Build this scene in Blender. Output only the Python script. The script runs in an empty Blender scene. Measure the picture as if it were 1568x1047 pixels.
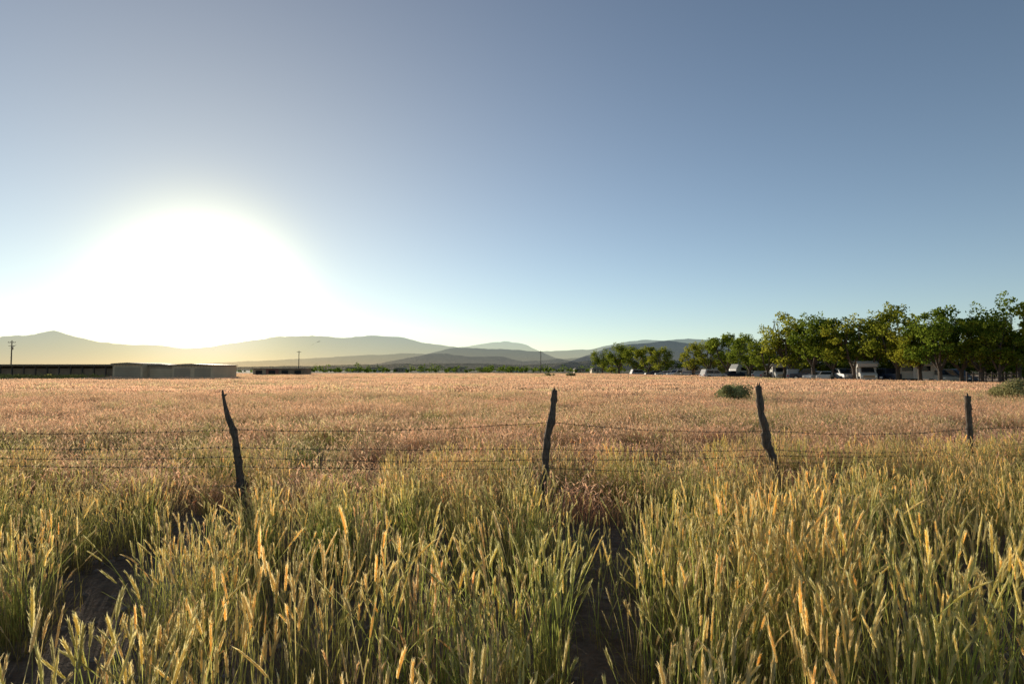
import bpy, math, random
import numpy as np
from mathutils import Vector, Matrix, noise, Euler
random.seed(7); rng=np.random.default_rng(7)
S=bpy.context.scene
S.view_settings.view_transform='Standard'; S.view_settings.look='None'; S.view_settings.exposure=0
F=914.0; CX=784.0; HOR=566.0; CH=1.65
def gx(px,d): return (px-CX)/F*d          # lateral metres for a bearing at a depth
def hz(py,d): return CH+(HOR-py)*d/F      # height in metres for an elevation at a depth
R=random.uniform
# ---------------------------------------------------------------- materials
def mat(name):
    m=bpy.data.materials.new(name); m.use_nodes=True; nt=m.node_tree; nt.nodes.clear()
    o=nt.nodes.new('ShaderNodeOutputMaterial'); return m,nt,o
def N(nt,t,**k):
    n=nt.nodes.new(t)
    for a,b in k.items(): setattr(n,a,b)
    return n
def ramp(nt,fac,stops,interp='LINEAR'):
    r=N(nt,'ShaderNodeValToRGB'); r.color_ramp.interpolation=interp
    e=r.color_ramp.elements
    while len(e)<len(stops): e.new(0.5)
    for i,(p,c) in enumerate(stops):
        e[i].position=p; e[i].color=(c[0],c[1],c[2],1)
    nt.links.new(fac,r.inputs[0]); return r.outputs[0]
def mixc(nt,f,a,b,mode='MIX'):
    m=N(nt,'ShaderNodeMix',data_type='RGBA',blend_type=mode)
    for s,v in ((m.inputs[0],f),(m.inputs[6],a),(m.inputs[7],b)):
        if isinstance(v,(int,float)): s.default_value=v
        elif isinstance(v,tuple): s.default_value=(v[0],v[1],v[2],1)
        else: nt.links.new(v,s)
    return m.outputs[2]
def math_(nt,op,a,b=0.0,c=None):
    m=N(nt,'ShaderNodeMath',operation=op)
    for s,v in zip(m.inputs,(a,b,c)):
        if v is None: continue
        if isinstance(v,(int,float)): s.default_value=v
        else: nt.links.new(v,s)
    return m.outputs[0]
def noisef(nt,scale,detail=3,vec=None,rough=0.5):
    n=N(nt,'ShaderNodeTexNoise'); n.inputs['Scale'].default_value=scale; n.inputs['Detail'].default_value=detail
    n.inputs['Roughness'].default_value=rough
    if vec is not None: nt.links.new(vec,n.inputs['Vector'])
    return n.outputs[0]
def pos(nt): return N(nt,'ShaderNodeNewGeometry').outputs['Position']
def leafshade(nt,o,col,trans=0.5,rough=0.6):
    d=N(nt,'ShaderNodeBsdfDiffuse')
    t=N(nt,'ShaderNodeBsdfTranslucent'); mx=N(nt,'ShaderNodeMixShader'); mx.inputs[0].default_value=trans
    nt.links.new(col,d.inputs['Color']); nt.links.new(col,t.inputs['Color'])
    nt.links.new(d.outputs[0],mx.inputs[1]); nt.links.new(t.outputs[0],mx.inputs[2]); nt.links.new(mx.outputs[0],o.inputs[0])
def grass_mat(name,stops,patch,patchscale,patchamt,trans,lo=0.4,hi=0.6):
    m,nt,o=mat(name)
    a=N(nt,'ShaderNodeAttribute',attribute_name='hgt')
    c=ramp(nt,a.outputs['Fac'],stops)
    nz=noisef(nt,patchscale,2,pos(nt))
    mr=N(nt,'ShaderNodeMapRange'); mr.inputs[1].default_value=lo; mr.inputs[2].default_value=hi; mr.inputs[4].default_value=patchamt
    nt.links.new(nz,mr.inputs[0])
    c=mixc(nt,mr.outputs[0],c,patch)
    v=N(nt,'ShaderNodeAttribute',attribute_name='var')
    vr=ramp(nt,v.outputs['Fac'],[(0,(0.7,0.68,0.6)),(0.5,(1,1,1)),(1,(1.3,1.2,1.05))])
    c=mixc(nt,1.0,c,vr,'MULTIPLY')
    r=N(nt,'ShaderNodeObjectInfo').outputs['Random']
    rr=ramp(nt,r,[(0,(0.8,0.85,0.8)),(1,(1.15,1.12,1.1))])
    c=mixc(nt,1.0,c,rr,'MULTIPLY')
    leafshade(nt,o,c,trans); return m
M={}
M['gstem']=grass_mat('green_grass_blade',[(0,(0.12,0.085,0.035)),(0.3,(0.16,0.19,0.045)),(0.65,(0.31,0.38,0.08)),(1,(0.52,0.55,0.17))],(0.5,0.38,0.14),0.9,0.45,0.62)  # brown base darkened further to paint in shade low among the stalks
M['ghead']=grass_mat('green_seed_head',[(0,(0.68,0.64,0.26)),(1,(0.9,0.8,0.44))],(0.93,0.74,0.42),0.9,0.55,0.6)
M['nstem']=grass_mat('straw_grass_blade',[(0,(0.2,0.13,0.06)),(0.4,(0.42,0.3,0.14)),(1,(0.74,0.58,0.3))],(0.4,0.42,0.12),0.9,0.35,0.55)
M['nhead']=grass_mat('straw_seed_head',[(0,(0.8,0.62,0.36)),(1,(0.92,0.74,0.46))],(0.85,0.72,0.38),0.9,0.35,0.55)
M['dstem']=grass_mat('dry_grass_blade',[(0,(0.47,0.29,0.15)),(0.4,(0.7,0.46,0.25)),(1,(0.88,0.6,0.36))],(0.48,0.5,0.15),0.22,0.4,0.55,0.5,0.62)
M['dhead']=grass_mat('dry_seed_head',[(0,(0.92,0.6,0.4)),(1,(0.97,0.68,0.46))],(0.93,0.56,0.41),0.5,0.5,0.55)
M['rstem']=grass_mat('red_brome_blade',[(0,(0.38,0.2,0.1)),(0.5,(0.7,0.35,0.21)),(1,(0.85,0.5,0.34))],(0.6,0.44,0.2),0.7,0.4,0.55)
def simple(name,col,rough=0.6,var=0.15,scale=3,metal=0,bump=0,spec=0.5):
    m,nt,o=mat(name); b=N(nt,'ShaderNodeBsdfPrincipled'); b.inputs['Roughness'].default_value=rough; b.inputs['Metallic'].default_value=metal
    b.inputs['Specular IOR Level'].default_value=spec
    nz=noisef(nt,scale,5,pos(nt))
    c=ramp(nt,nz,[(0.25,tuple(x*(1-var) for x in col)),(0.75,tuple(x*(1+var) for x in col))])
    nt.links.new(c,b.inputs['Base Color']); 
    if bump:
        bp=N(nt,'ShaderNodeBump'); bp.inputs['Strength'].default_value=bump; nt.links.new(nz,bp.inputs['Height']); nt.links.new(bp.outputs[0],b.inputs['Normal'])
    nt.links.new(b.outputs[0],o.inputs[0]); return m
M['white']=simple('white_paint',(0.6,0.58,0.53),0.4,0.08)
M['cream']=simple('cream_metal',(0.6,0.45,0.28),0.7,0.12,0.6,spec=.2)
M['greym']=simple('grey_metal',(0.42,0.32,0.21),0.7,0.12,0.6,spec=.2)
M['brownm']=simple('brown_siding',(0.26,0.18,0.11),0.8,0.25,0.8)
M['rust']=simple('rust_red_siding',(0.3,0.13,0.085),0.8,0.25,0.8)
M['opshade']=simple('painted_doorway_shade',(0.03,0.027,0.022),0.9,0.2)  # near-black colour paints the shade of open doorways on solid fronts
M['roof']=simple('roof_metal',(0.26,0.21,0.15),0.7,0.15,0.5)
M['glass']=simple('dark_glass',(0.02,0.025,0.03),0.08,0.1)
M['tyre']=simple('tyre_rubber',(0.02,0.02,0.02),0.8,0.1)
M['chrome']=simple('wheel_metal',(0.5,0.5,0.5),0.3,0.05,metal=0.8)
M['dkpaint']=simple('dark_blue_paint',(0.03,0.04,0.07),0.3,0.05)
M['silver']=simple('silver_paint',(0.36,0.37,0.38),0.3,0.05)
M['stripe']=simple('blue_grey_stripe',(0.12,0.14,0.2),0.4,0.05)
M['redl']=simple('tail_lamp_red',(0.4,0.02,0.02),0.3,0.05)
M['wire']=simple('rusty_wire',(0.05,0.032,0.022),0.7,0.3,20,metal=0.2)
M['pole']=simple('pole_wood',(0.08,0.06,0.045),0.8,0.2)
def bark(name,a,b_,sc):
    m,nt,o=mat(name); b=N(nt,'ShaderNodeBsdfPrincipled'); b.inputs['Roughness'].default_value=0.9
    tc=N(nt,'ShaderNodeTexCoord'); mp=N(nt,'ShaderNodeMapping'); mp.inputs['Scale'].default_value=(sc,sc,sc*0.12)
    nt.links.new(tc.outputs['Object'],mp.inputs[0]); nz=noisef(nt,1,6,mp.outputs[0],0.65)
    c=ramp(nt,nz,[(0.3,a),(0.7,b_)]); nt.links.new(c,b.inputs['Base Color'])
    bp=N(nt,'ShaderNodeBump'); bp.inputs['Strength'].default_value=0.9; bp.inputs['Distance'].default_value=0.02
    nt.links.new(nz,bp.inputs['Height']); nt.links.new(bp.outputs[0],b.inputs['Normal']); nt.links.new(b.outputs[0],o.inputs[0]); return m
M['post']=bark('weathered_post_wood',(0.03,0.022,0.017),(0.2,0.15,0.11),60)
M['bark']=bark('tree_bark',(0.05,0.038,0.028),(0.16,0.12,0.09),8)
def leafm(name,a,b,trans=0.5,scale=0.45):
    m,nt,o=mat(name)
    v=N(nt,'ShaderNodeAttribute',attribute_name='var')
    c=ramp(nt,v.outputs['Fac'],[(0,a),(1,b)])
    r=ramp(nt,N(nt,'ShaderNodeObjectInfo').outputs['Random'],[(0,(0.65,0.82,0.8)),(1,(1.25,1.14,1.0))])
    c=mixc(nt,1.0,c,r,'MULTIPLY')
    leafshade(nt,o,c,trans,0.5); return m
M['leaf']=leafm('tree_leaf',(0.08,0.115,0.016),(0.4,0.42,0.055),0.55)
M['sage']=leafm('sagebrush_leaf',(0.17,0.17,0.08),(0.5,0.48,0.24),0.4)
M['hedge']=leafm('shrub_leaf',(0.2,0.19,0.06),(0.5,0.44,0.14),0.5)
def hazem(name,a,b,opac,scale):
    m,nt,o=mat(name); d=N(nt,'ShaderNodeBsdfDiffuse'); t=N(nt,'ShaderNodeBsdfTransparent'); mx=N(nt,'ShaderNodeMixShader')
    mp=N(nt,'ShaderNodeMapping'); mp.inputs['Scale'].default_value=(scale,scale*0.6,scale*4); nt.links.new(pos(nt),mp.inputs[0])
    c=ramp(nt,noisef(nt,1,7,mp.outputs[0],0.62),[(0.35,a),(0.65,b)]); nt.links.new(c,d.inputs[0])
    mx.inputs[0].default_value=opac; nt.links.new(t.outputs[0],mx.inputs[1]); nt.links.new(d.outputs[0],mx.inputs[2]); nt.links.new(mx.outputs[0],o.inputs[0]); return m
# ---------------------------------------------------------------- mesh builder
class MB:
    def __init__(s): s.v=[];s.f=[];s.m=[];s.h=[];s.r=[];s.smooth=False
    def add(s,vs,fs,m,h=None,r=0.5):
        b=len(s.v); s.v+= [tuple(p) for p in vs]; s.f+=[tuple(i+b for i in f) for f in fs]; s.m+=[m]*len(fs)
        s.h+= (h if h is not None else [0.5]*len(vs)); s.r+=[r]*len(vs)
    def box(s,x0,x1,y0,y1,z0,z1,m):
        s.add([(x0,y0,z0),(x1,y0,z0),(x1,y1,z0),(x0,y1,z0),(x0,y0,z1),(x1,y0,z1),(x1,y1,z1),(x0,y1,z1)],
              [(0,3,2,1),(4,5,6,7),(0,1,5,4),(1,2,6,5),(2,3,7,6),(3,0,4,7)],m)
    def prism(s,prof,y0,y1,m,inset=0.0):
        n=len(prof); cx=sum(p[0] for p in prof)/n; cz=sum(p[1] for p in prof)/n
        def ring(y,k): return [(cx+(p[0]-cx)*k,y,cz+(p[1]-cz)*k) for p in prof]
        k=1-inset; e=(y1-y0)*0.06 if inset else 0
        rings=[ring(y0,k),ring(y0+e,1),ring(y1-e,1),ring(y1,k)] if inset else [ring(y0,1),ring(y1,1)]
        vs=[p for r in rings for p in r]; fs=[]
        for a in range(len(rings)-1):
            for i in range(n): j=(i+1)%n; fs.append((a*n+i,a*n+j,(a+1)*n+j,(a+1)*n+i))
        fs.append(tuple(range(n))); fs.append(tuple(reversed(range((len(rings)-1)*n,len(rings)*n))))
        s.add(vs,fs,m)
    def cyl(s,c,r,h,axis,m,n=14):
        vs=[];fs=[]
        for k in (-0.5,0.5):
            for i in range(n):
                a=2*math.pi*i/n; p=[0,0,0]; p[axis]=k*h; p[(axis+1)%3]=math.cos(a)*r; p[(axis+2)%3]=math.sin(a)*r
                vs.append((c[0]+p[0],c[1]+p[1],c[2]+p[2]))
        for i in range(n): j=(i+1)%n; fs.append((i,j,n+j,n+i))
        fs+= [tuple(reversed(range(n))),tuple(range(n,2*n))]; s.add(vs,fs,m)
    def tube(s,P,W,m,n=6,h=None,r=0.5,cap=True,jit=0):
        P=[Vector(p) for p in P]; vs=[];fs=[];hh=[]
        ref=Vector((0.3,1,0.1)).normalized()
        for i,p in enumerate(P):
            t=(P[min(i+1,len(P)-1)]-P[max(i-1,0)]).normalized()
            a=t.cross(ref); a=a.normalized() if a.length>1e-4 else Vector((1,0,0)); b=t.cross(a)
            for k in range(n):
                an=2*math.pi*k/n; w=W[i]*(1+ (R(-jit,jit) if jit else 0))
                vs.append(p+a*math.cos(an)*w+b*math.sin(an)*w); hh.append(h[i] if h else 0.5)
        for i in range(len(P)-1):
            for k in range(n): q=(k+1)%n; fs.append((i*n+k,i*n+q,(i+1)*n+q,(i+1)*n+k))
        if cap: fs.append(tuple(range((len(P)-1)*n,len(P)*n)))
        s.add(vs,fs,m,hh,r)
    def ribbon(s,P,W,side,m,h,r):
        vs=[];hh=[];fs=[]
        for p,w,q in zip(P,W,h):
            p=Vector(p); vs+= [p-side*w*0.5,p+side*w*0.5]; hh+=[q,q]
        for i in range(len(P)-1): fs.append((2*i,2*i+1,2*i+3,2*i+2))
        s.add(vs,fs,m,hh,r)
    def mesh(s,name,mats,smooth=False):
        me=bpy.data.meshes.new(name); me.from_pydata(s.v,[],s.f)
        for k in mats: me.materials.append(M[k])
        me.polygons.foreach_set('material_index',[mats.index(x) for x in s.m])
        a=me.attributes.new('hgt','FLOAT','POINT'); a.data.foreach_set('value',s.h)
        a=me.attributes.new('var','FLOAT','POINT'); a.data.foreach_set('value',s.r)
        if smooth: me.polygons.foreach_set('use_smooth',[True]*len(me.polygons))
        me.update(); return me
    def obj(s,name,mats,smooth=False,loc=(0,0,0),rz=0,link=True):
        o=bpy.data.objects.new(name,s.mesh(name,mats,smooth)); o.location=loc; o.rotation_euler=(0,0,rz)
        if link: S.collection.objects.link(o)
        return o
# ---------------------------------------------------------------- grass sources
def stem_path(x,y,H,ld,la,n,z0=0):
    P=[]
    for i in range(n+1):
        t=i/n; P.append(Vector((x+math.cos(ld)*la*H*t**1.8, y+math.sin(ld)*la*H*t**1.8, z0+H*t*(1-0.25*la*t))))
    return P
def blade(mb,x,y,L,ld,la,w,m,seg=4,var=0.5,hs=1.0):
    P=[]
    for i in range(seg+1):
        t=i/seg; ang=la*t*1.3
        P.append(Vector((x+math.cos(ld)*L*math.sin(ang)*t*0.75,y+math.sin(ld)*L*math.sin(ang)*t*0.75,L*t*math.cos(ang*0.75))))
    a=R(0,6.28); side=Vector((math.cos(a),math.sin(a),0))
    mb.ribbon(P,[w*(1-0.9*(i/seg)**2) for i in range(seg+1)],side,m,[hs*i/seg for i in range(seg+1)],var)
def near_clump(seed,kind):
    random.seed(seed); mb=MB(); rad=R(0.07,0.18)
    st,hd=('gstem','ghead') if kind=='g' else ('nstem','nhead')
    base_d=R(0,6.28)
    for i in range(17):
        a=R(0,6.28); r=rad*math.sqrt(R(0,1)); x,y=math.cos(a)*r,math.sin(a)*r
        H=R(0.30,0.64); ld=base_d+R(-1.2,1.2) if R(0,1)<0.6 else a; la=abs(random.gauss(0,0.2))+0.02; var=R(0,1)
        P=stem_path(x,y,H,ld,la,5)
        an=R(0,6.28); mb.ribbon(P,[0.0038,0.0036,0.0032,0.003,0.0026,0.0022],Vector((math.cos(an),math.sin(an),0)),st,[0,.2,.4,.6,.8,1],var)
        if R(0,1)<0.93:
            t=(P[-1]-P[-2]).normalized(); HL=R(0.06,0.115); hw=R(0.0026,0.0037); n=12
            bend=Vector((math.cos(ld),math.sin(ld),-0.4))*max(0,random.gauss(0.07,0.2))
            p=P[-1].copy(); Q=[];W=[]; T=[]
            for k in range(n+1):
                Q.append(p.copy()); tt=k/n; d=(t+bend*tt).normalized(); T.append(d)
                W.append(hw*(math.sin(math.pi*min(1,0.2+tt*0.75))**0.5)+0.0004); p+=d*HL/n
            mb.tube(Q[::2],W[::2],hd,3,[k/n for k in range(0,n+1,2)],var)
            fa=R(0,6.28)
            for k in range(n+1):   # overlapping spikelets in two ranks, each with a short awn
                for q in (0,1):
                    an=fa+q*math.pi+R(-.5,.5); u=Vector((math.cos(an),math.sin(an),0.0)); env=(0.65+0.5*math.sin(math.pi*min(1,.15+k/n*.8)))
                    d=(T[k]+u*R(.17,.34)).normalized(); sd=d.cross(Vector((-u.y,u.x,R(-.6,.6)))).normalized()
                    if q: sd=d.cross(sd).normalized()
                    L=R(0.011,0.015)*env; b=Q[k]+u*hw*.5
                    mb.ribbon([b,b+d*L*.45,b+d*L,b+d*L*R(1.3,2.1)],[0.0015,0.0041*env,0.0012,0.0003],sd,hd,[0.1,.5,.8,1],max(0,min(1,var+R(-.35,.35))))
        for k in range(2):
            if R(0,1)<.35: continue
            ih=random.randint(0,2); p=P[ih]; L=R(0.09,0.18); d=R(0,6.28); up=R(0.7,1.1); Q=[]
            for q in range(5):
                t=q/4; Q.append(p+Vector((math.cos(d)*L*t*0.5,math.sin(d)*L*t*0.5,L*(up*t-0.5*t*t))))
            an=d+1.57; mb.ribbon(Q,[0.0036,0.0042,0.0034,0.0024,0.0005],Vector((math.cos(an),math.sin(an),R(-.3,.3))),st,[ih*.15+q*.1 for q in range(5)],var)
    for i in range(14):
        a=R(0,6.28); r=rad*1.15*math.sqrt(R(0,1)); blade(mb,math.cos(a)*r,math.sin(a)*r,R(0.10,0.28),a,R(0.1,0.8),0.004,st,4,R(0,1),R(.25,.65))  # low blades keep to the ramp's darkened, painted-shade end
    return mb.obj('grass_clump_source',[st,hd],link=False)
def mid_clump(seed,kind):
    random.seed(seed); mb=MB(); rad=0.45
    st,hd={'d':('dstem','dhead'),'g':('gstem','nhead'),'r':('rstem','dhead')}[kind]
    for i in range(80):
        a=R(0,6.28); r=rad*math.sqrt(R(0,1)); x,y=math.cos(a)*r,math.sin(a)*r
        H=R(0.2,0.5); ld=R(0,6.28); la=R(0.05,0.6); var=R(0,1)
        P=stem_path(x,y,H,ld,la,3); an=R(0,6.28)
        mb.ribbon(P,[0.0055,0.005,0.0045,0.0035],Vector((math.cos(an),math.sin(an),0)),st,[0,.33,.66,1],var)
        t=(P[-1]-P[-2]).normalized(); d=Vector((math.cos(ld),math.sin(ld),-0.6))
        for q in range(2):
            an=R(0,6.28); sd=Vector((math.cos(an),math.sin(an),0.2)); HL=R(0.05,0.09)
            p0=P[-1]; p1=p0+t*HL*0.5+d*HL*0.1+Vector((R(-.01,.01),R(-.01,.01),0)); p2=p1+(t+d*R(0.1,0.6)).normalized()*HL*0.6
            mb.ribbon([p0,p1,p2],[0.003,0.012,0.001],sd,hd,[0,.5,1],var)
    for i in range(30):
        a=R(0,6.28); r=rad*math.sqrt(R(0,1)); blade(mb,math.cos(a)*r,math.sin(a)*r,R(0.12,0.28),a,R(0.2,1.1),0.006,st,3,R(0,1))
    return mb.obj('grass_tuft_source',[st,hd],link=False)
def far_clump(seed,kind):
    random.seed(seed); mb=MB(); rad=1.5
    st,hd={'d':('dstem','dhead'),'g':('gstem','nhead')}[kind]
    for i in range(230):
        a=R(0,6.28); r=rad*math.sqrt(R(0,1)); x,y=math.cos(a)*r,math.sin(a)*r
        H=R(0.18,0.42); ld=R(0,6.28); la=R(0.05,0.5); var=R(0,1); P=stem_path(x,y,H,ld,la,2); an=R(0,6.28)
        mb.ribbon(P,[0.03,0.025,0.013],Vector((math.cos(an),math.sin(an),0)),st,[0.3,.7,1],var)
        an=R(0,6.28); p=P[-1]; mb.ribbon([p-Vector((0,0,0.06)),p,p+Vector((R(-.04,.04),R(-.04,.04),0.06))],[0.01,0.055,0.01],Vector((math.cos(an),math.sin(an),0)),hd,[0,.5,1],var)
    return mb.obj('grass_patch_source',[st,hd],link=False)
def scatter(name,pts,rz,tilt,scl,idx,srcs):
    col=bpy.data.collections.new(name+'_sources')
    for i,o in enumerate(srcs): o.name='%s_src_%02d'%(name,i); col.objects.link(o)
    n=len(pts); me=bpy.data.meshes.new(name); me.vertices.add(n); me.vertices.foreach_set('co',np.asarray(pts,dtype=np.float32).ravel())
    rot=np.stack([tilt[:,0],tilt[:,1],rz],1).astype(np.float32)
    a=me.attributes.new('rot','FLOAT_VECTOR','POINT'); a.data.foreach_set('vector',rot.ravel())
    a=me.attributes.new('scl','FLOAT','POINT'); a.data.foreach_set('value',np.asarray(scl,dtype=np.float32))
    a=me.attributes.new('idx','INT','POINT'); a.data.foreach_set('value',np.asarray(idx,dtype=np.int32))
    ob=bpy.data.objects.new(name,me); S.collection.objects.link(ob)
    g=bpy.data.node_groups.new(name+'_nodes','GeometryNodeTree')
    g.interface.new_socket('Geometry',in_out='INPUT',socket_type='NodeSocketGeometry'); g.interface.new_socket('Geometry',in_out='OUTPUT',socket_type='NodeSocketGeometry')
    gi=g.nodes.new('NodeGroupInput'); go=g.nodes.new('NodeGroupOutput'); ip=g.nodes.new('GeometryNodeInstanceOnPoints')
    ci=g.nodes.new('GeometryNodeCollectionInfo'); ci.inputs['Collection'].default_value=col; ci.inputs['Separate Children'].default_value=True; ci.inputs['Reset Children'].default_value=True
    def at(nm,t):
        q=g.nodes.new('GeometryNodeInputNamedAttribute'); q.data_type=t; q.inputs[0].default_value=nm
        return q.outputs[0]
    e=g.nodes.new('FunctionNodeEulerToRotation')
    L=g.links.new
    L(gi.outputs[0],ip.inputs['Points']); L(ci.outputs[0],ip.inputs['Instance']); ip.inputs['Pick Instance'].default_value=True
    L(at('idx','INT'),ip.inputs['Instance Index']); L(at('rot','FLOAT_VECTOR'),e.inputs[0]); L(e.outputs[0],ip.inputs['Rotation']); L(at('scl','FLOAT'),ip.inputs['Scale'])
    L(ip.outputs[0],go.inputs[0])
    md=ob.modifiers.new('scatter','NODES'); md.node_group=g
    return ob
def fnoise(x,y,s,o=0): return noise.noise(Vector((x*s+o,y*s-o,o*1.7)))
fence_y=lambda x: 6.9+ (0.33*(x-0.5) if x>0.5 else 0.04*abs(x-0.5))
def wedge(y0,y1,n,margin=1.5,slope=0.95):
    out=[]
    ymax=y1; wmax=slope*ymax+margin
    while len(out)<n:
        m=(n-len(out))*3+10
        ys=rng.uniform(y0,y1,m); xs=rng.uniform(-wmax,wmax,m)
        k=np.abs(xs)<slope*ys+margin
        out+=list(zip(xs[k],ys[k]))
    return out[:n]
pts=[];sc=[];ix=[]
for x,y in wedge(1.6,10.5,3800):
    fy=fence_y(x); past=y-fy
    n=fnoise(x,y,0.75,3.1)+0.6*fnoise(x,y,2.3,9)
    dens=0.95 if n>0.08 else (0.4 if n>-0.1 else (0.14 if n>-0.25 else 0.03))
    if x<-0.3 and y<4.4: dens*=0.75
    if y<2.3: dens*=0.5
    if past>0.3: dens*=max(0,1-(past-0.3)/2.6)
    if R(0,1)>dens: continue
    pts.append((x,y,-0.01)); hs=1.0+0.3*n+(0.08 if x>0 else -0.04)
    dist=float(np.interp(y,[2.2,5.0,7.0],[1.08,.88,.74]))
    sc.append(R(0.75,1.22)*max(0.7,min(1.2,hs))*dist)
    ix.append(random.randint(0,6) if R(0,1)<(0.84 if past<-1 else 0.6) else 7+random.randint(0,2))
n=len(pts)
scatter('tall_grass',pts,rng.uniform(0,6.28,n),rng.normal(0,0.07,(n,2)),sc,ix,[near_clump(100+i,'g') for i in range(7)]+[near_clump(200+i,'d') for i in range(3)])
pts=[];sc=[];ix=[]
for x,y in wedge(4.8,34,7000,3):
    fy=fence_y(x); past=y-fy
    if past<0:
        if R(0,1)>0.2+0.2*past/1.0: continue
    g=fnoise(x,y,0.16,5)
    pts.append((x,y,-0.01)); sc.append(R(0.8,1.2)*(1.0+0.2*fnoise(x,y,0.4,1))*(0.78 if past<4 else .93))
    u=R(0,1)
    pr=max(0,0.5-abs(past-1.2)*0.1)
    gl_=0.05+(0.25 if g>0.16 else 0)+ (0.25 if (x<-2 and past<9) else 0)
    if u<pr: ix.append(8+random.randint(0,1))
    elif u<pr+gl_: ix.append(5+random.randint(0,2))
    else: ix.append(random.randint(0,4))
n=len(pts)
scatter('field_grass',pts,rng.uniform(0,6.28,n),rng.normal(0,0.07,(n,2)),sc,ix,[mid_clump(300+i,'d') for i in range(5)]+[mid_clump(320+i,'g') for i in range(3)]+[mid_clump(340+i,'r') for i in range(2)])
def row_depth(px):
    return float(np.interp(px,[905,1040,1200,1340,1450,1568,1800],[190,135,92,76,68,62,52]))
def far_ok(x,y):
    px=CX+x/y*F
    lim=200 if px<905 else row_depth(px)-4
    if px<345: lim=96
    return y<lim
pts=[];sc=[];ix=[]
for x,y in wedge(31,75,2800,5)+wedge(75,205,9000,8):
    if not far_ok(x,y): continue
    pts.append((x,y,-0.01)); s=R(0.8,1.2)*(1.0 if y<90 else 1.15); sc.append(s)
    ix.append(4 if (fnoise(x,y,0.05,8)>0.15 and R(0,1)<0.2) or R(0,1)<0.02 else random.randint(0,3))
n=len(pts)
scatter('distant_field_grass',pts,rng.uniform(0,6.28,n),rng.normal(0,0.03,(n,2)),sc,ix,[far_clump(400+i,'d') for i in range(4)]+[far_clump(420,'g')])
# ---------------------------------------------------------------- ground
m,nt,o=mat('soil_and_fields'); b=N(nt,'ShaderNodeBsdfPrincipled'); b.inputs['Roughness'].default_value=0.95; b.inputs['Specular IOR Level'].default_value=0.1
p=pos(nt); sx=N(nt,'ShaderNodeSeparateXYZ'); nt.links.new(p,sx.inputs[0]); Y=sx.outputs[1]
soil=ramp(nt,noisef(nt,9,8,p,0.7),[(0.3,(0.08,0.052,0.034)),(0.7,(0.22,0.155,0.105))])
dry=ramp(nt,noisef(nt,0.8,8,p,0.7),[(0.3,(0.48,0.31,0.18)),(0.7,(0.72,0.48,0.3))])
far=ramp(nt,noisef(nt,0.006,4,p,0.6),[(0.35,(0.08,0.09,0.04)),(0.5,(0.2,0.18,0.09)),(0.65,(0.13,0.12,0.06))])
def sm(a,bb):
    q=N(nt,'ShaderNodeMapRange'); q.inputs[1].default_value=a; q.inputs[2].default_value=bb; nt.links.new(Y,q.inputs[0]); return q.outputs[0]
c=mixc(nt,sm(8,16),soil,dry); c=mixc(nt,sm(205,230),c,far)
nt.links.new(c,b.inputs['Base Color']); bp=N(nt,'ShaderNodeBump'); bp.inputs['Strength'].default_value=0.8; bp.inputs['Distance'].default_value=0.05
nt.links.new(noisef(nt,14,6,p,0.7),bp.inputs['Height']); nt.links.new(bp.outputs[0],b.inputs['Normal']); nt.links.new(b.outputs[0],o.inputs[0]); M['ground']=m
mb=MB(); rings=[0]+list(np.geomspace(0.6,14000,90)); K=96; vs=[(0,0,0)]; fs=[]
for r in rings[1:]:
    for k in range(K):
        a=2*math.pi*k/K; x,y=r*math.cos(a),r*math.sin(a)
        vs.append((x,y,0.03*noise.noise(Vector((x*1.3,y*1.3,0)))*(1 if r<30 else 0)))
for k in range(K): fs.append((0,1+k,1+(k+1)%K))
for i in range(len(rings)-2):
    for k in range(K):
        q=(k+1)%K; fs.append((1+i*K+k,1+(i+1)*K+k,1+(i+1)*K+q,1+i*K+q))
mb.add(vs,fs,'ground'); mb.obj('ground',['ground'],True)
random.seed(55); mb=MB()
M['stone']=simple('clod_stone',(0.2,0.15,0.115),0.9,0.4,20)
for i in range(1500):
    y=R(1.5,7); x=R(-1,1)*(y*0.95+1); r=R(0.006,0.028); n=6; vs=[(x+R(-.3,.3)*r,y,r*0.8)]
    for k in range(n): a=k*6.283/n; vs.append((x+math.cos(a)*r*R(.7,1.2),y+math.sin(a)*r*R(.7,1.2),r*R(0.1,.5)))
    for k in range(n): a=k*6.283/n; vs.append((x+math.cos(a)*r*1.2,y+math.sin(a)*r*1.2,-0.03))
    fs=[(0,1+k,1+(k+1)%n) for k in range(n)]+[(1+k,1+n+k,1+n+(k+1)%n,1+(k+1)%n) for k in range(n)]
    mb.add(vs,fs,'stone')
mb.obj('gravel',['stone'])
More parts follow.
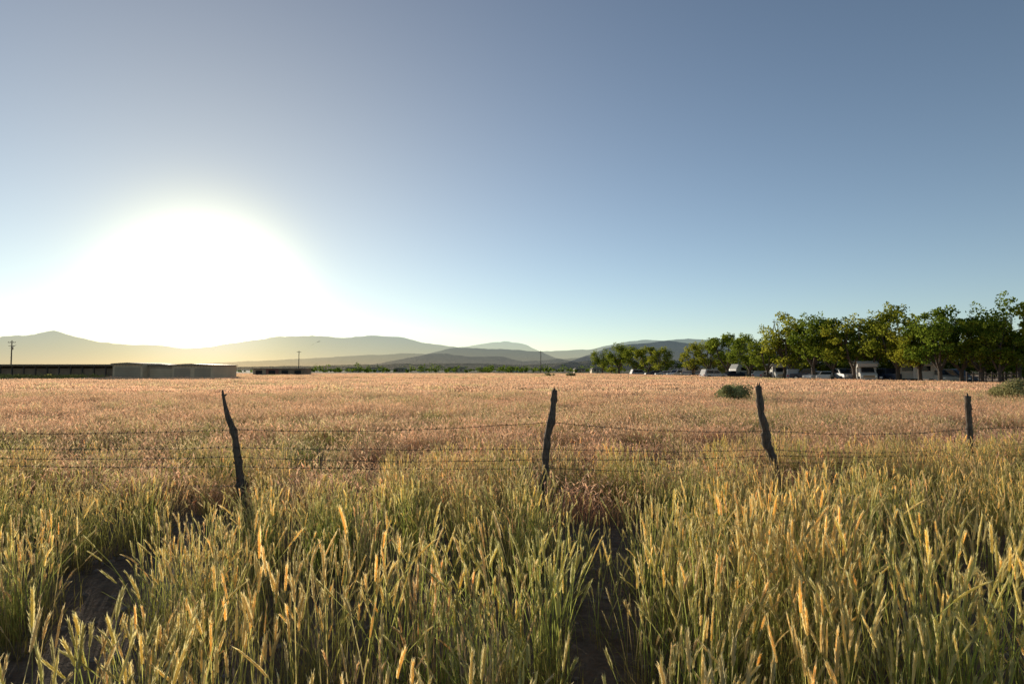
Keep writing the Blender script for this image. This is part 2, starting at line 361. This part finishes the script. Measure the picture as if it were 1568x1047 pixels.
# ---------------------------------------------------------------- fence
def post(pts,rad,seed,knots=()):
    random.seed(seed); P=[];W=[]; n=44
    zs=[p[2] for p in pts]
    for i in range(n+1):
        t=i/n; z=zs[0]+(zs[-1]-zs[0])*t
        x=float(np.interp(z,zs,[p[0] for p in pts])); y=float(np.interp(z,zs,[p[1] for p in pts]))
        x+=0.012*noise.noise(Vector((seed,0,z*5))); y+=0.012*noise.noise(Vector((seed+9,0,z*5)))
        w=float(np.interp(z,zs,rad))*(1+0.22*noise.noise(Vector((z*8,seed,3))))
        for kz,ka in knots: w*=1+ka*math.exp(-((z-kz)/0.03)**2)
        P.append((x,y,z)); W.append(w)
    mb=MB(); mb.tube(P,W,'post',12,jit=0.13)
    for k in range(5):
        i=random.randint(12,n-1); a=R(0,6.28); p=Vector(P[i]); d=Vector((math.cos(a),math.sin(a),0.7)); L=R(0.03,0.07)
        mb.tube([p,p+d*L],[0.016,0.007],'post',6)
    tp=Vector(P[-1])
    for k in range(4): mb.tube([tp+Vector((R(-.5,.5)*W[-1],R(-.5,.5)*W[-1],-0.03)),tp+Vector((R(-.6,.6)*W[-1],R(-.6,.6)*W[-1],R(0.015,0.05)))],[0.014,0.005],'post',5)
    return mb
d1,d2,d3,d4=7.1,6.9,8.1,9.4
def pp(lst,d): return [(gx(px,d),d,(hz(py,d) if py<900 else -0.25)) for px,py in lst]
specs=[(pp([(382,950),(376,765),(373,735),(368,700),(362,665),(353,640),(347,622),(343,602)],d1),[.05,.05,.047,.04,.036,.032,.022,.013],1,((hz(740,d1),.45),(hz(660,d1),.35))),
(pp([(822,950),(829,765),(834,715),(838,670),(844,640),(847,620),(849,597)],d2),[.046,.044,.042,.038,.04,.033,.031],2,((hz(645,d2),.3),(hz(612,d2),.3))),
(pp([(1192,950),(1186,735),(1180,700),(1172,680),(1170,660),(1164,635),(1160,591)],d3),[.055,.05,.046,.06,.05,.046,.038],3,((hz(665,d3),.35),(hz(612,d3),.25),(hz(700,d3),.3))),
(pp([(1483,950),(1481,715),(1479,606)],d4),[.05,.046,.04],4,()),
([(-7.6,7.6,-.25),(-7.55,7.6,1.3)],[.05,.04],5,()),([(11.8,10.8,-.25),(11.75,10.8,1.3)],[.05,.04],6,())]
for pt,rad,sd,kn in specs: post(pt,rad,sd,kn).obj('wooden_fence_post',['post'],True)
def ptat(i,z):
    pt=specs[i][0]; zs=[p[2] for p in pt]; return Vector((float(np.interp(z,zs,[p[0] for p in pt])),float(np.interp(z,zs,[p[1] for p in pt]))-0.045,z))
order=[4,0,1,2,3,5]
tiers=[[0.88,hz(656,d1),hz(645,d2),hz(658,d3),hz(655,d4),0.85],[0.68,hz(683,d1),hz(685,d2),hz(686,d3),hz(682,d4),0.6],[0.57,hz(697,d1),hz(701,d2),hz(695,d3),hz(691,d4),0.5],[0.49,hz(711,d1),hz(713,d2),hz(706,d3),hz(701,d4),0.4],[0.3]*6]
random.seed(12)
for tr in tiers:
    cu=bpy.data.curves.new('barbed_wire','CURVE'); cu.dimensions='3D'; cu.bevel_depth=0.003; cu.bevel_resolution=1
    for i in range(5):
        A=ptat(order[i],tr[i]); B=ptat(order[i+1],tr[i+1]); L=(B-A).length; n=int(L/0.1); sag=R(0.015,0.07)
        sp=cu.splines.new('POLY'); sp.points.add(n)
        Q=[]
        for k in range(n+1):
            t=k/n; p=A.lerp(B,t); p.z-=sag*4*t*(1-t)-0.008*noise.noise(Vector((p.x*2.2,tr[0]*9,0))); p.y+=0.01*noise.noise(Vector((p.x*2,5,tr[0]))); sp.points[k].co=(*p,1); Q.append(p)
        for k in range(1,n):
            p=Q[k]; a=R(0,3.14)
            for s_ in (0,1.3):
                d=Vector((R(-.3,.3),math.cos(a+s_),math.sin(a+s_)))*0.016
                b2=cu.splines.new('POLY'); b2.points.add(1); b2.points[0].co=(*(p-d),1); b2.points[1].co=(*(p+d),1)
    cu.materials.append(M['wire']); ob=bpy.data.objects.new('barbed_wire',cu); S.collection.objects.link(ob)
# ---------------------------------------------------------------- trees
def leaf_cloud(mb,c,rad,n,size,m,shade=0.5):
    for i in range(n):
        while True:
            q=Vector((R(-1,1),R(-1,1),R(-1,1)))
            if 0.05<q.length<1: break
        q=q*(0.55+0.45*q.length) if R(0,1)<.5 else q.normalized()*R(.75,1.08)
        p=c+Vector((q.x*rad,q.y*rad,q.z*rad*0.8)); s=size*R(0.5,1.2)
        a=Vector((R(-1,1),R(-1,1),R(-1,1))).normalized(); b=a.cross(Vector((R(-1,1),R(-1,1),R(-1,1)))).normalized()
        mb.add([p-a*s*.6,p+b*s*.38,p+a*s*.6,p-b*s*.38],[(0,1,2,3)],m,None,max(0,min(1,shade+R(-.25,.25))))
def tree_mesh(seed,H=9.0,sparse=False,lowc=0.22,wid=0.40):
    random.seed(seed); mb=MB(); cl=[]
    nC=22 if sparse else 34
    for i in range(nC):
        while True:
            q=Vector((R(-1,1),R(-1,1),R(-1,1)))
            if q.length<1: break
        q=q.normalized()*q.length**0.5
        w=wid*H*(1.0-0.25*max(0,q.z))
        cl.append((Vector((q.x*w,q.y*w,H*(lowc+(0.9-lowc)*0.5+ (0.9-lowc)*0.5*q.z))),R(0.055,0.12)*H))
    fork=H*R(0.12,0.22); lean=Vector((R(-.4,.4),R(-.4,.4),0))
    base=[Vector((0,0,-.2)),lean*.3+Vector((0,0,fork*.5)),lean*.6+Vector((0,0,fork))]
    mb.tube(base,[H*.034,H*.026,H*.024],'bark',8)
    limbs=[]
    for i in range(5):
        a=i*1.256+R(-.4,.4); e=Vector((math.cos(a)*H*R(.1,.22),math.sin(a)*H*R(.1,.22),H*R(.5,.68)))
        mid=base[2].lerp(e,.5)+Vector((math.cos(a),math.sin(a),0))*H*.035
        mb.tube([base[2],mid,e,e+Vector((R(-.5,.5),R(-.5,.5),H*.18))],[H*.017,H*.012,H*.007,H*.002],'bark',6); limbs.append((base[2],mid,e))
    for c,r in cl:
        l=min(limbs,key=lambda l:min((c-l[1]).length,(c-l[2]).length)); s=l[1] if (c-l[1]).length<(c-l[2]).length else l[2]
        mb.tube([s,s.lerp(c,.5)+Vector((0,0,-.15)),c],[H*.006,H*.004,H*.0015],'bark',4,cap=False)
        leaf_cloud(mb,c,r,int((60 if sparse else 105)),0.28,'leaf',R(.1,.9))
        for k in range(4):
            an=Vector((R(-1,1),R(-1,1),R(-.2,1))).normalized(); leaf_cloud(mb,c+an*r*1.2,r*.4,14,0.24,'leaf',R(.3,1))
    return mb.mesh('tree_mesh',['leaf','bark'])
TM=[tree_mesh(500+i,lowc=[.27,.33,.27,.23,.35,.3][i],wid=[.38,.34,.41,.38,.32,.44][i]) for i in range(6)]
TS=tree_mesh(520,sparse=True,lowc=.4,wid=.28)
TL=tree_mesh(530,lowc=.1,wid=.45)
random.seed(77)
def put_tree(px,ytop,dd=0,mesh=None,name='cottonwood_tree',wf=1):
    d=row_depth(px)+dd; H=hz(ytop,d); s=H/9.0/0.97; o=bpy.data.objects.new(name,mesh or random.choice(TM)); S.collection.objects.link(o)
    o.location=(gx(px,d),d,0); o.scale=(s*wf*R(.9,1.1),s*wf*R(.9,1.1),s); o.rotation_euler=(0,0,R(0,6.28)); return o
for px,yt in [(922,532),(948,525),(972,530),(992,527),(1012,531),(1060,524),(1084,521),(1113,506),(1147,511),(1175,514),(1213,493),(1246,480),(1276,484),(1308,484),(1336,492),(1374,466),(1408,487),(1438,467),(1470,478),(1503,487),(1530,484),(1558,451),(1605,450),(1660,450),(1720,450)]:
    put_tree(px,yt,R(-2,2))
put_tree(1200,474,3,TS)
for px,yt in [(935,545),(1000,545),(1035,550),(1070,546),(1098,541),(1130,538),(1165,538),(1195,532),(1228,522),(1262,518),(1295,518),(1330,520),(1362,518),(1396,518),(1430,516),(1465,516),(1500,515),(1535,511),(1570,505),(1620,500)]:
    put_tree(px,yt,R(12,20),TL,wf=1.6)
def bush(name,px,d,w,h,seed,leaf='sage'):
    random.seed(seed); mb=MB()
    for i in range(24):
        a=R(0,6.28); r=R(0,.45)*w; c=Vector((math.cos(a)*r,math.sin(a)*r*.8,h*R(.4,.82)*(1-.5*(r/w)**2)))
        mb.tube([(0,0,0),c*0.5+Vector((0,0,.02)),c],[.03,.02,.008],'bark',5)
        leaf_cloud(mb,c,R(.14,.28)*h*1.1,150,0.075,leaf,R(.1,.9))
    mb.obj(name,[leaf,'bark'],loc=(gx(px,d),d,0))
bush('sagebrush',1120,27,1.9,1.12,1); bush('sagebrush',1548,27,1.8,1.3,2); bush('sagebrush',1524,29,0.8,.9,5); bush('sagebrush',840,120,2.6,1.1,3); bush('sagebrush',873,115,2.4,1.2,4)
random.seed(91); mb=MB()
for i in range(230):
    x=R(gx(-40,93),gx(160,93)); y=R(86,95); h=R(.7,1.15); c=Vector((x,y,h*.55)); mb.tube([(x,y,0),c],[.03,.01],'bark',4); leaf_cloud(mb,c,h*.5,26,.22,'hedge',R(.2,.9))
mb.obj('roadside_brush',['hedge','bark'])
random.seed(92); mb=MB()
for i in range(330):
    px=R(470,1020); d=R(300,520); u=R(0,1); h=R(1.5,3.0) if u<.8 else R(3,6)
    if 690<px<830 and u>.4: h=R(3,5)
    x=gx(px,d); c=Vector((x,d,h*.55)); mb.tube([(x,d,0),c],[.12,.05],'bark',4)
    for k in range(3): leaf_cloud(mb,c+Vector((R(-1,1)*h*.4,R(-1,1)*h*.4,R(-.2,.25)*h)),h*.33,12,.9,'leaf',R(0,.6))
for i in range(90):
    px=R(-200,480); d=R(210,400); h=R(1.2,2.2); x=gx(px,d); c=Vector((x,d,h*.5))
    for k in range(3): leaf_cloud(mb,c+Vector((R(-1,1)*h*.6,0,0)),h*.4,12,.7,'leaf',R(0,.6))
mb.obj('distant_tree_line',['leaf','bark'])
# ---------------------------------------------------------------- hills
def ridge(name,d,prof,key,rough,seed,depthf=0.22):
    px=np.arange(-500,2100,6 if d>3000 else 5); xs=[p[0] for p in prof]; ys=[p[1] for p in prof]
    cols=len(px); rows=14; vs=[];fs=[]
    for j in range(rows):
        s=j/(rows-1)
        for i,p in enumerate(px):
            y=float(np.interp(p,xs,ys)); 
            jit=rough*(noise.noise(Vector((p*.03,seed,0)))+.5*noise.noise(Vector((p*.1,seed,4)))+.25*noise.noise(Vector((p*.3,seed,9))))
            h=max(0.5,(HOR-y)+jit)*d/F
            dd=d*(1-depthf*s); X=gx(p,d)*(1-depthf*s*.5)
            g=noise.noise(Vector((p*.035,seed+s*2.2,2)))*.5+noise.noise(Vector((p*.09,seed+s*4,7)))*.3
            z=h*((1-s)**1.25)*(1+ (g*.5 if 0<j else 0)*min(1,s*4))-8*s*(d/2000)
            vs.append((X,dd,z))
    for j in range(rows-1):
        for i in range(cols-1): a=j*cols+i; fs.append((a,a+1,a+cols+1,a+cols))
    mb=MB(); mb.add(vs,fs,key); return mb.obj(name,[key],True)
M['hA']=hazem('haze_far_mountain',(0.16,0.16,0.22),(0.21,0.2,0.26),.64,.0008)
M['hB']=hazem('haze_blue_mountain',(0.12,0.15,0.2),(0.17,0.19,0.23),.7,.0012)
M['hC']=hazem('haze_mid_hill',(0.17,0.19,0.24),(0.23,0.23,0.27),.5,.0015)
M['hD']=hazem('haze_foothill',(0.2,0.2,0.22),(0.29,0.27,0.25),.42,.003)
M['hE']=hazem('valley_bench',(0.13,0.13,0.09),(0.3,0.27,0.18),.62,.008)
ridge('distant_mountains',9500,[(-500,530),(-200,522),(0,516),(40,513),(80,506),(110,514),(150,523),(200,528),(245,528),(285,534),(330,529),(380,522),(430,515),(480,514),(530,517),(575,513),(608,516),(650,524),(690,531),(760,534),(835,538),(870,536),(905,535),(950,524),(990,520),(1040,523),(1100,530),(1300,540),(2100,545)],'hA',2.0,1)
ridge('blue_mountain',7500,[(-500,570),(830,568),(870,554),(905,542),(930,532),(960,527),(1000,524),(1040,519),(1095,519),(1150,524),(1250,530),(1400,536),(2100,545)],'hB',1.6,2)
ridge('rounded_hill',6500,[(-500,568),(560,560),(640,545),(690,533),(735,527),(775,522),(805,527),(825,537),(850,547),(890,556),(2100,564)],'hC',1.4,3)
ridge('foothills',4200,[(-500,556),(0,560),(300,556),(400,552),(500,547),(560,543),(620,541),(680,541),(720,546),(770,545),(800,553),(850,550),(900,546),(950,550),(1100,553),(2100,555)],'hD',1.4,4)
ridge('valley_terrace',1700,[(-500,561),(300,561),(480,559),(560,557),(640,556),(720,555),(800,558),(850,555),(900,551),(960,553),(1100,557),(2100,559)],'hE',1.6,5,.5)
# ---------------------------------------------------------------- buildings
mb=MB(); d=100; x0,x1=gx(-90,d),gx(184,d); 
mb.box(x0,x1,d+8,d+8.2,0,2.4,'brownm'); mb.box(x0,x0+.2,d,d+8,0,2.4,'brownm'); mb.box(x1-.2,x1,d,d+8,0,2.4,'brownm')
mb.box(x0+.2,x1-.2,d+.6,d+.75,0,1.9,'brownm')
mb.prism([(x0-.5,2.4),(x1+.5,2.4),(x1+.5,2.56),(x0-.5,2.56)],d-.8,d+9,'roof')
n=15
for i in range(n+1):
    x=x0+.3+(x1-x0-.6)*i/n; mb.box(x-.08,x+.08,d-.1,d+.08,0,2.4,'pole')
mb.box(x0,x1,d-.12,d-.102,2.2,2.4,'roof')
mb.obj('long_open_shed',['brownm','roof','pole'])
mb=MB(); xa,xb,xc,xd=gx(186,99),gx(231,99),gx(272,99),gx(333,99)
for (l,r,h,k,yo) in ((xa,xb-.02,2.55,'cream',97),(xb,xc-.02,2.3,'greym',98.4),(xc,xd,2.35,'cream',97.6)):
    mb.box(l,r,yo,106,0,h,k)
    mb.prism([(l-.2,h+.003),(r+.2 if r==xd else r,h+.003),(r+.2 if r==xd else r,h+.12),((l+r)/2,h+.28),(l-.2,h+.12)],yo-.3,106.2,'roof')
    nb=max(1,int((r-l)/2.6))
    for i in range(nb):
        w=(r-l)/nb; a=l+w*i+.35; bq=l+w*(i+1)-.35
        mb.box(a,bq,yo-.03,yo-.003,0,h-.45,'greym' if k=='cream' else 'cream')
        for z in np.arange(.25,h-.5,.3): mb.box(a,bq,yo-.045,yo-.033,z,z+.03,'roof')
    x=l+.1
    while x<r-.05: mb.box(x,x+.04,yo-.02,yo-.004,h-.4,h-.02,'roof'); x+=.5
mb.obj('metal_storage_building',['cream','greym','roof'])
mb=MB(); d=150; x0,x1=gx(388,d),gx(467,d); w=(x1-x0)/4
for i in range(4):
    k=['greym','rust','brownm','brownm'][i]; mb.box(x0+w*i,x0+w*(i+1)-.03,d,d+5,0,1.85,k); mb.box(x0+w*i+.7,x0+w*(i+1)-.9,d-.04,d-.003,0.1,1.5,'opshade')  # dark panels on the solid fronts stand in for doorway shade
mb.box(x0-.3,x1+.3,d-.5,d+5.4,1.86,2.0,'roof'); mb.obj('low_livestock_shed',['greym','rust','brownm','opshade','roof'])
random.seed(31)
for px,d,w,h,k in [(540,420,9,3.2,'cream'),(575,440,12,3.4,'white'),(612,400,7,3,'greym'),(645,430,5,3.5,'white'),(700,410,11,3.5,'cream'),(742,430,8,3.2,'rust'),(790,400,10,3.4,'white'),(915,300,6,2.6,'cream'),(888,330,6,2.6,'cream')]:
    mb=MB(); mb.box(-w/2,w/2,0,7,0,h*.7,k); mb.prism([(-w/2-.3,h*.7+.003),(w/2+.3,h*.7+.003),(w/2-.8,h),(-w/2+.8,h)],-.4,7.4,'roof')
    for q in (-.3,.2): mb.box(w*q,w*q+1,-.03,-.003,.9,1.8,'glass')
    mb.box(-.4,.5,-.03,-.003,0,2,'brownm'); mb.obj('distant_house',[k,'roof','glass']+(['brownm'] if k!='brownm' else []),loc=(gx(px,d),d,0))
for px,yt,d in [(18,521,190),(458,537,330),(828,537,330)]:
    H=hz(yt,d); mb=MB(); mb.tube([(0,0,0),(0,0,H*.5),(0,0,H)],[.2 if d<200 else .24,.18 if d<200 else .2,.13 if d<200 else .17],'pole',8)
    mb.box(-1.2,1.2,-.1,.1,H-.75,H-.6,'pole')
    if d<200: mb.box(-1.0,1.0,-.1,.1,H-1.8,H-1.66,'pole'); mb.cyl((.3,0,H-2.6),.22,.8,2,'greym')
    for x in (-1.1,-.5,.5,1.1): mb.cyl((x,0,H-.5),.06,.18,2,'greym',8)
    mb.obj('utility_pole',['pole','greym'],loc=(gx(px,d),d,0))
# ---------------------------------------------------------------- vehicles (length along x)
VM=['white','glass','tyre','chrome','silver','dkpaint','stripe','redl','cream','greym']
def wheels(mb,xs,w,r=.36):
    for x in xs:
        for y in (0.1,w-.1):
            mb.cyl((x,y,r),r,.24,1,'tyre',18); mb.cyl((x,y+( -.13 if y<w/2 else .13),r),r*.55,.02,1,'chrome',12)
def car(paint,suv=False):
    mb=MB(); h=1.75 if suv else 1.45; w=1.85
    mb.prism([(-2.3,.3),(2.25,.3),(2.35,.55),(2.25,.85),(1.2,.98),(-2.2,1.0),(-2.35,.6)],0,w,paint,.03)
    roof=[(1.25,.97),(.5,h-.08),(.2,h),(-1.9 if suv else -1.2,h),(-2.2 if suv else -2.0,.99)]
    mb.prism(roof,.1,w-.1,paint,.05)
    for y in (.085,w-.085):
        s=-.004 if y<1 else .004
        for a,b,c,dq in ((.95,.42,-.35,-.35),(-.42,-.42,-1.75 if suv else -1.15,-1.9 if suv else -1.6)):
            mb.add([(a,y+s,1.03),(b if a>0 else a,y+s,h-.16),(c,y+s,h-.16),(dq,y+s,1.03)],[(0,1,2,3)],'glass')
    mb.add([(1.22,.2,1.03),(.55,.25,h-.1),(.55,w-.25,h-.1),(1.22,w-.2,1.03)],[(0,1,2,3)],'glass')
    wheels(mb,(1.45,-1.4),w); mb.box(2.26,2.36,.15,.45,.6,.75,'chrome'); mb.box(2.26,2.36,w-.45,w-.15,.6,.75,'chrome'); mb.box(-2.36,-2.28,.1,.4,.65,.85,'redl'); mb.box(-2.36,-2.28,w-.4,w-.1,.65,.85,'redl')
    return mb
def pickup(paint):
    mb=MB(); w=1.95
    mb.prism([(-2.8,.45),(2.7,.45),(2.8,.7),(2.7,1.05),(1.4,1.15),(-2.8,1.15)],0,w,paint,.02)
    mb.prism([(1.45,1.14),(.75,1.82),(-.7,1.85),(-.85,1.14)],.08,w-.08,paint,.05)
    for y,s in ((.08,-.006),(w-.08,.006)): mb.add([(1.15,y+s,1.2),(.68,y+s,1.74),(-.65,y+s,1.76),(-.72,y+s,1.2)],[(0,1,2,3)],'glass')
    mb.add([(1.47,.2,1.2),(.82,.25,1.78),(.82,w-.25,1.78),(1.47,w-.2,1.2)],[(0,1,2,3)],'glass')
    wheels(mb,(1.8,-1.7),w,.42); mb.box(-2.86,-2.81,.1,.3,.8,1.05,'redl'); mb.box(2.76,2.84,.2,.6,.7,.95,'chrome'); mb.box(2.76,2.84,w-.6,w-.2,.7,.95,'chrome'); return mb
def trailer(L=6.5,h=3.0):
    mb=MB(); w=2.3; a=L/2
    mb.prism([(-a,.55),(a-.5,.55),(a,1.1),(a-.05,h-.9),(a-.6,h),(-a+.25,h),(-a,h-.3)],0,w,'white',.02)
    for y,s in ((0,-.012),(w,.012)):
        for x0,x1,z0,z1 in ((-a+.6,-a+1.6,1.5,2.1),(-.4,.7,1.5,2.1),(a-1.9,a-1.0,1.5,2.1)): mb.add([(x0,y+s,z0),(x1,y+s,z0),(x1,y+s,z1),(x0,y+s,z1)],[(0,1,2,3)],'glass')
        mb.add([(-a+.1,y+s*.8,1.0),(a-.15,y+s*.8,1.0),(a-.15,y+s*.8,1.25),(-a+.1,y+s*.8,1.25)],[(0,1,2,3)],'stripe')
        mb.add([(a-2.9,y+s*1.5,.6),(a-2.2,y+s*1.5,.6),(a-2.2,y+s*1.5,2.4),(a-2.9,y+s*1.5,2.4)],[(0,1,2,3)],'greym')
    mb.add([(-a-.012,.5,1.5),(-a-.012,w-.5,1.5),(-a-.012,w-.5,2.1),(-a-.012,.5,2.1)],[(0,1,2,3)],'glass')
    mb.box(-.5,.4,.8,1.6,h+.002,h+.28,'cream'); mb.box(a-.02,a+1.1,w/2-.06,w/2+.06,.5,.62,'tyre'); mb.cyl((a+.5,w/2,.8),.14,.5,2,'white')
    wheels(mb,(-.75,.15),w,.34); return mb
def motorhome():
    mb=MB(); w=2.3
    mb.prism([(-3.2,.5),(1.2,.5),(1.25,1.9),(2.5,2.05),(2.65,2.45),(2.1,2.8),(-3.0,2.85),(-3.2,2.6)],0,w,'white',.02)
    mb.prism([(1.2,.45),(3.5,.45),(3.6,.8),(3.4,1.15),(2.5,1.3),(1.9,2.0),(1.22,2.0)],.2,w-.2,'white',.04)
    mb.add([(2.53,.4,1.33),(1.98,.45,1.95),(1.98,w-.45,1.95),(2.53,w-.4,1.33)],[(0,1,2,3)],'glass')
    for y,s in ((0,-.012),(w,.012)):
        for x0,x1 in ((-2.8,-2.0),(-1.2,0)): mb.add([(x0,y+s,1.6),(x1,y+s,1.6),(x1,y+s,2.2),(x0,y+s,2.2)],[(0,1,2,3)],'glass')
        mb.add([(-3.1,y+s,1.05),(1.1,y+s,1.05),(1.1,y+s,1.3),(-3.1,y+s,1.3)],[(0,1,2,3)],'stripe')
    for y,s in ((.2,-.01),(w-.2,.01)): mb.add([(2.35,y+s,1.3),(1.9,y+s,1.9),(1.35,y+s,1.9),(1.35,y+s,1.3)],[(0,1,2,3)],'glass')
    mb.box(3.5,3.62,.5,w-.5,.65,.95,'greym'); mb.box(3.52,3.64,.28,.48,.7,.92,'chrome'); mb.box(3.52,3.64,w-.48,w-.28,.7,.92,'chrome')
    mb.box(-1.5,-.6,.8,1.6,2.86,3.1,'cream'); wheels(mb,(2.5,-1.8),w,.4); return mb
def place(mb,name,px,dd,rz): 
    d=row_depth(px)+dd; mb.v=[(v[0],v[1]-1.0,v[2]) for v in mb.v]; o=mb.obj(name,VM,loc=(gx(px,d),d,0),rz=math.radians(rz)); return o
place(car('silver'),'parked_car',1018,-3,175); place(car('white',True),'parked_suv',1036,-2,215)
place(trailer(4.0,2.6),'travel_trailer',1060,1,150); place(car('white',True),'parked_suv',1091,-14,15)
place(trailer(5.0,2.7),'travel_trailer',1138,3,195); place(motorhome(),'motorhome',1191,4,-108)
place(pickup('dkpaint'),'parked_pickup_truck',1240,3,140); place(car('white'),'parked_car',1268,1,225); place(pickup('silver'),'parked_pickup_truck',1289,2,-95)
place(motorhome(),'motorhome',1322,2,-114); place(trailer(4.4,2.5),'travel_trailer',1390,4,60); place(pickup('dkpaint'),'parked_pickup_truck',1358,3,95)
place(trailer(3.8,2.5),'travel_trailer',1422,4,44); place(car('dkpaint',True),'parked_suv',1462,3,-80); place(car('silver'),'parked_car',1166,0,45)
place(car('dkpaint'),'parked_car',1002,-5,180); place(car('silver',True),'parked_suv',1214,3,60); place(car('white',True),'parked_suv',1445,3,-110)
place(car('dkpaint'),'parked_car',1120,-3,190); place(car('silver'),'parked_car',1254,2,200); place(car('dkpaint',True),'parked_suv',1345,3,230); place(car('silver',True),'parked_suv',978,-5,10)
mb=MB(); xs=np.linspace(gx(1468,64),gx(1560,60),9)
for i,x in enumerate(xs):
    y=63-i*.35; mb.tube([(x,y,-.2),(x,y,1.45)],[.09,.08],'pole',7)
    if i<8:
        for z in (.45,.85,1.25): mb.tube([(x,y-.09,z),(xs[i+1],63-(i+1)*.35-.09,z+R(-.04,.04))],[.06,.05],'pole',6)
mb.obj('corral_rail_fence',['pole'])
# ---------------------------------------------------------------- light
EL,AZ=math.radians(6.3),math.radians(-27.3)
sd=Vector((math.sin(AZ)*math.cos(EL),math.cos(AZ)*math.cos(EL),math.sin(EL)))
W=bpy.data.worlds.new('World'); S.world=W; W.use_nodes=True; nt=W.node_tree; nt.nodes.clear()
o=N(nt,'ShaderNodeOutputWorld'); bg=N(nt,'ShaderNodeBackground'); sk=N(nt,'ShaderNodeTexSky',sky_type='NISHITA'); sk.sun_disc=False
sk.sun_elevation=EL; sk.sun_rotation=AZ; sk.air_density=1.0; sk.dust_density=0.2; sk.ozone_density=2.0; sk.altitude=1700
hs_=N(nt,'ShaderNodeHueSaturation'); hs_.inputs['Saturation'].default_value=0.93; nt.links.new(sk.outputs[0],hs_.inputs['Color'])
bg.inputs[1].default_value=0.135; nt.links.new(hs_.outputs[0],bg.inputs[0])
# solar aureole and low haze layer, by world direction
tc=N(nt,'ShaderNodeTexCoord'); vm=N(nt,'ShaderNodeVectorMath',operation='DOT_PRODUCT'); vm.inputs[1].default_value=sd
nt.links.new(tc.outputs['Generated'],vm.inputs[0]); ang=math_(nt,'ARCCOSINE',math_(nt,'MINIMUM',vm.outputs['Value'],1.0))
sz=N(nt,'ShaderNodeSeparateXYZ'); nt.links.new(tc.outputs['Generated'],sz.inputs[0])
low=math_(nt,'EXPONENT',math_(nt,'MULTIPLY',math_(nt,'ABSOLUTE',sz.outputs[2]),-3.6))
def gl(A,s,pw): return math_(nt,'MULTIPLY',math_(nt,'EXPONENT',math_(nt,'MULTIPLY',math_(nt,'POWER',math_(nt,'DIVIDE',ang,math.radians(s)),pw),-1.0)),A)
cb=N(nt,'ShaderNodeCombineXYZ')
for i,(A1,s1,A2,s2,hzn) in enumerate(((0.9,6.8,.33,25,.165),(0.85,6.6,.235,24,.185),(0.9,5.4,.06,30,.2))):
    nt.links.new(math_(nt,'ADD',math_(nt,'ADD',gl(A1,s1,2.6),gl(A2,s2,1.5)),math_(nt,'MULTIPLY',low,hzn)),cb.inputs[i])
b2=N(nt,'ShaderNodeBackground'); nt.links.new(cb.outputs[0],b2.inputs[0]); b2.inputs[1].default_value=1.0
ad=N(nt,'ShaderNodeAddShader'); nt.links.new(bg.outputs[0],ad.inputs[0]); nt.links.new(b2.outputs[0],ad.inputs[1]); nt.links.new(ad.outputs[0],o.inputs[0])
L=bpy.data.lights.new('sun','SUN'); L.energy=5; L.angle=math.radians(.5); L.color=(1,.87,.68); lo=bpy.data.objects.new('sun',L); S.collection.objects.link(lo)
lo.rotation_euler=(-sd).to_track_quat('-Z','Y').to_euler()
# ---------------------------------------------------------------- camera
c=bpy.data.cameras.new('camera'); c.lens=21; c.sensor_width=36; c.clip_end=40000; c.clip_start=.05
co=bpy.data.objects.new('camera',c); S.collection.objects.link(co); co.location=(0,0,CH)
co.rotation_euler=(math.radians(90)+math.atan((HOR-523.5)/F),0,0); S.camera=co
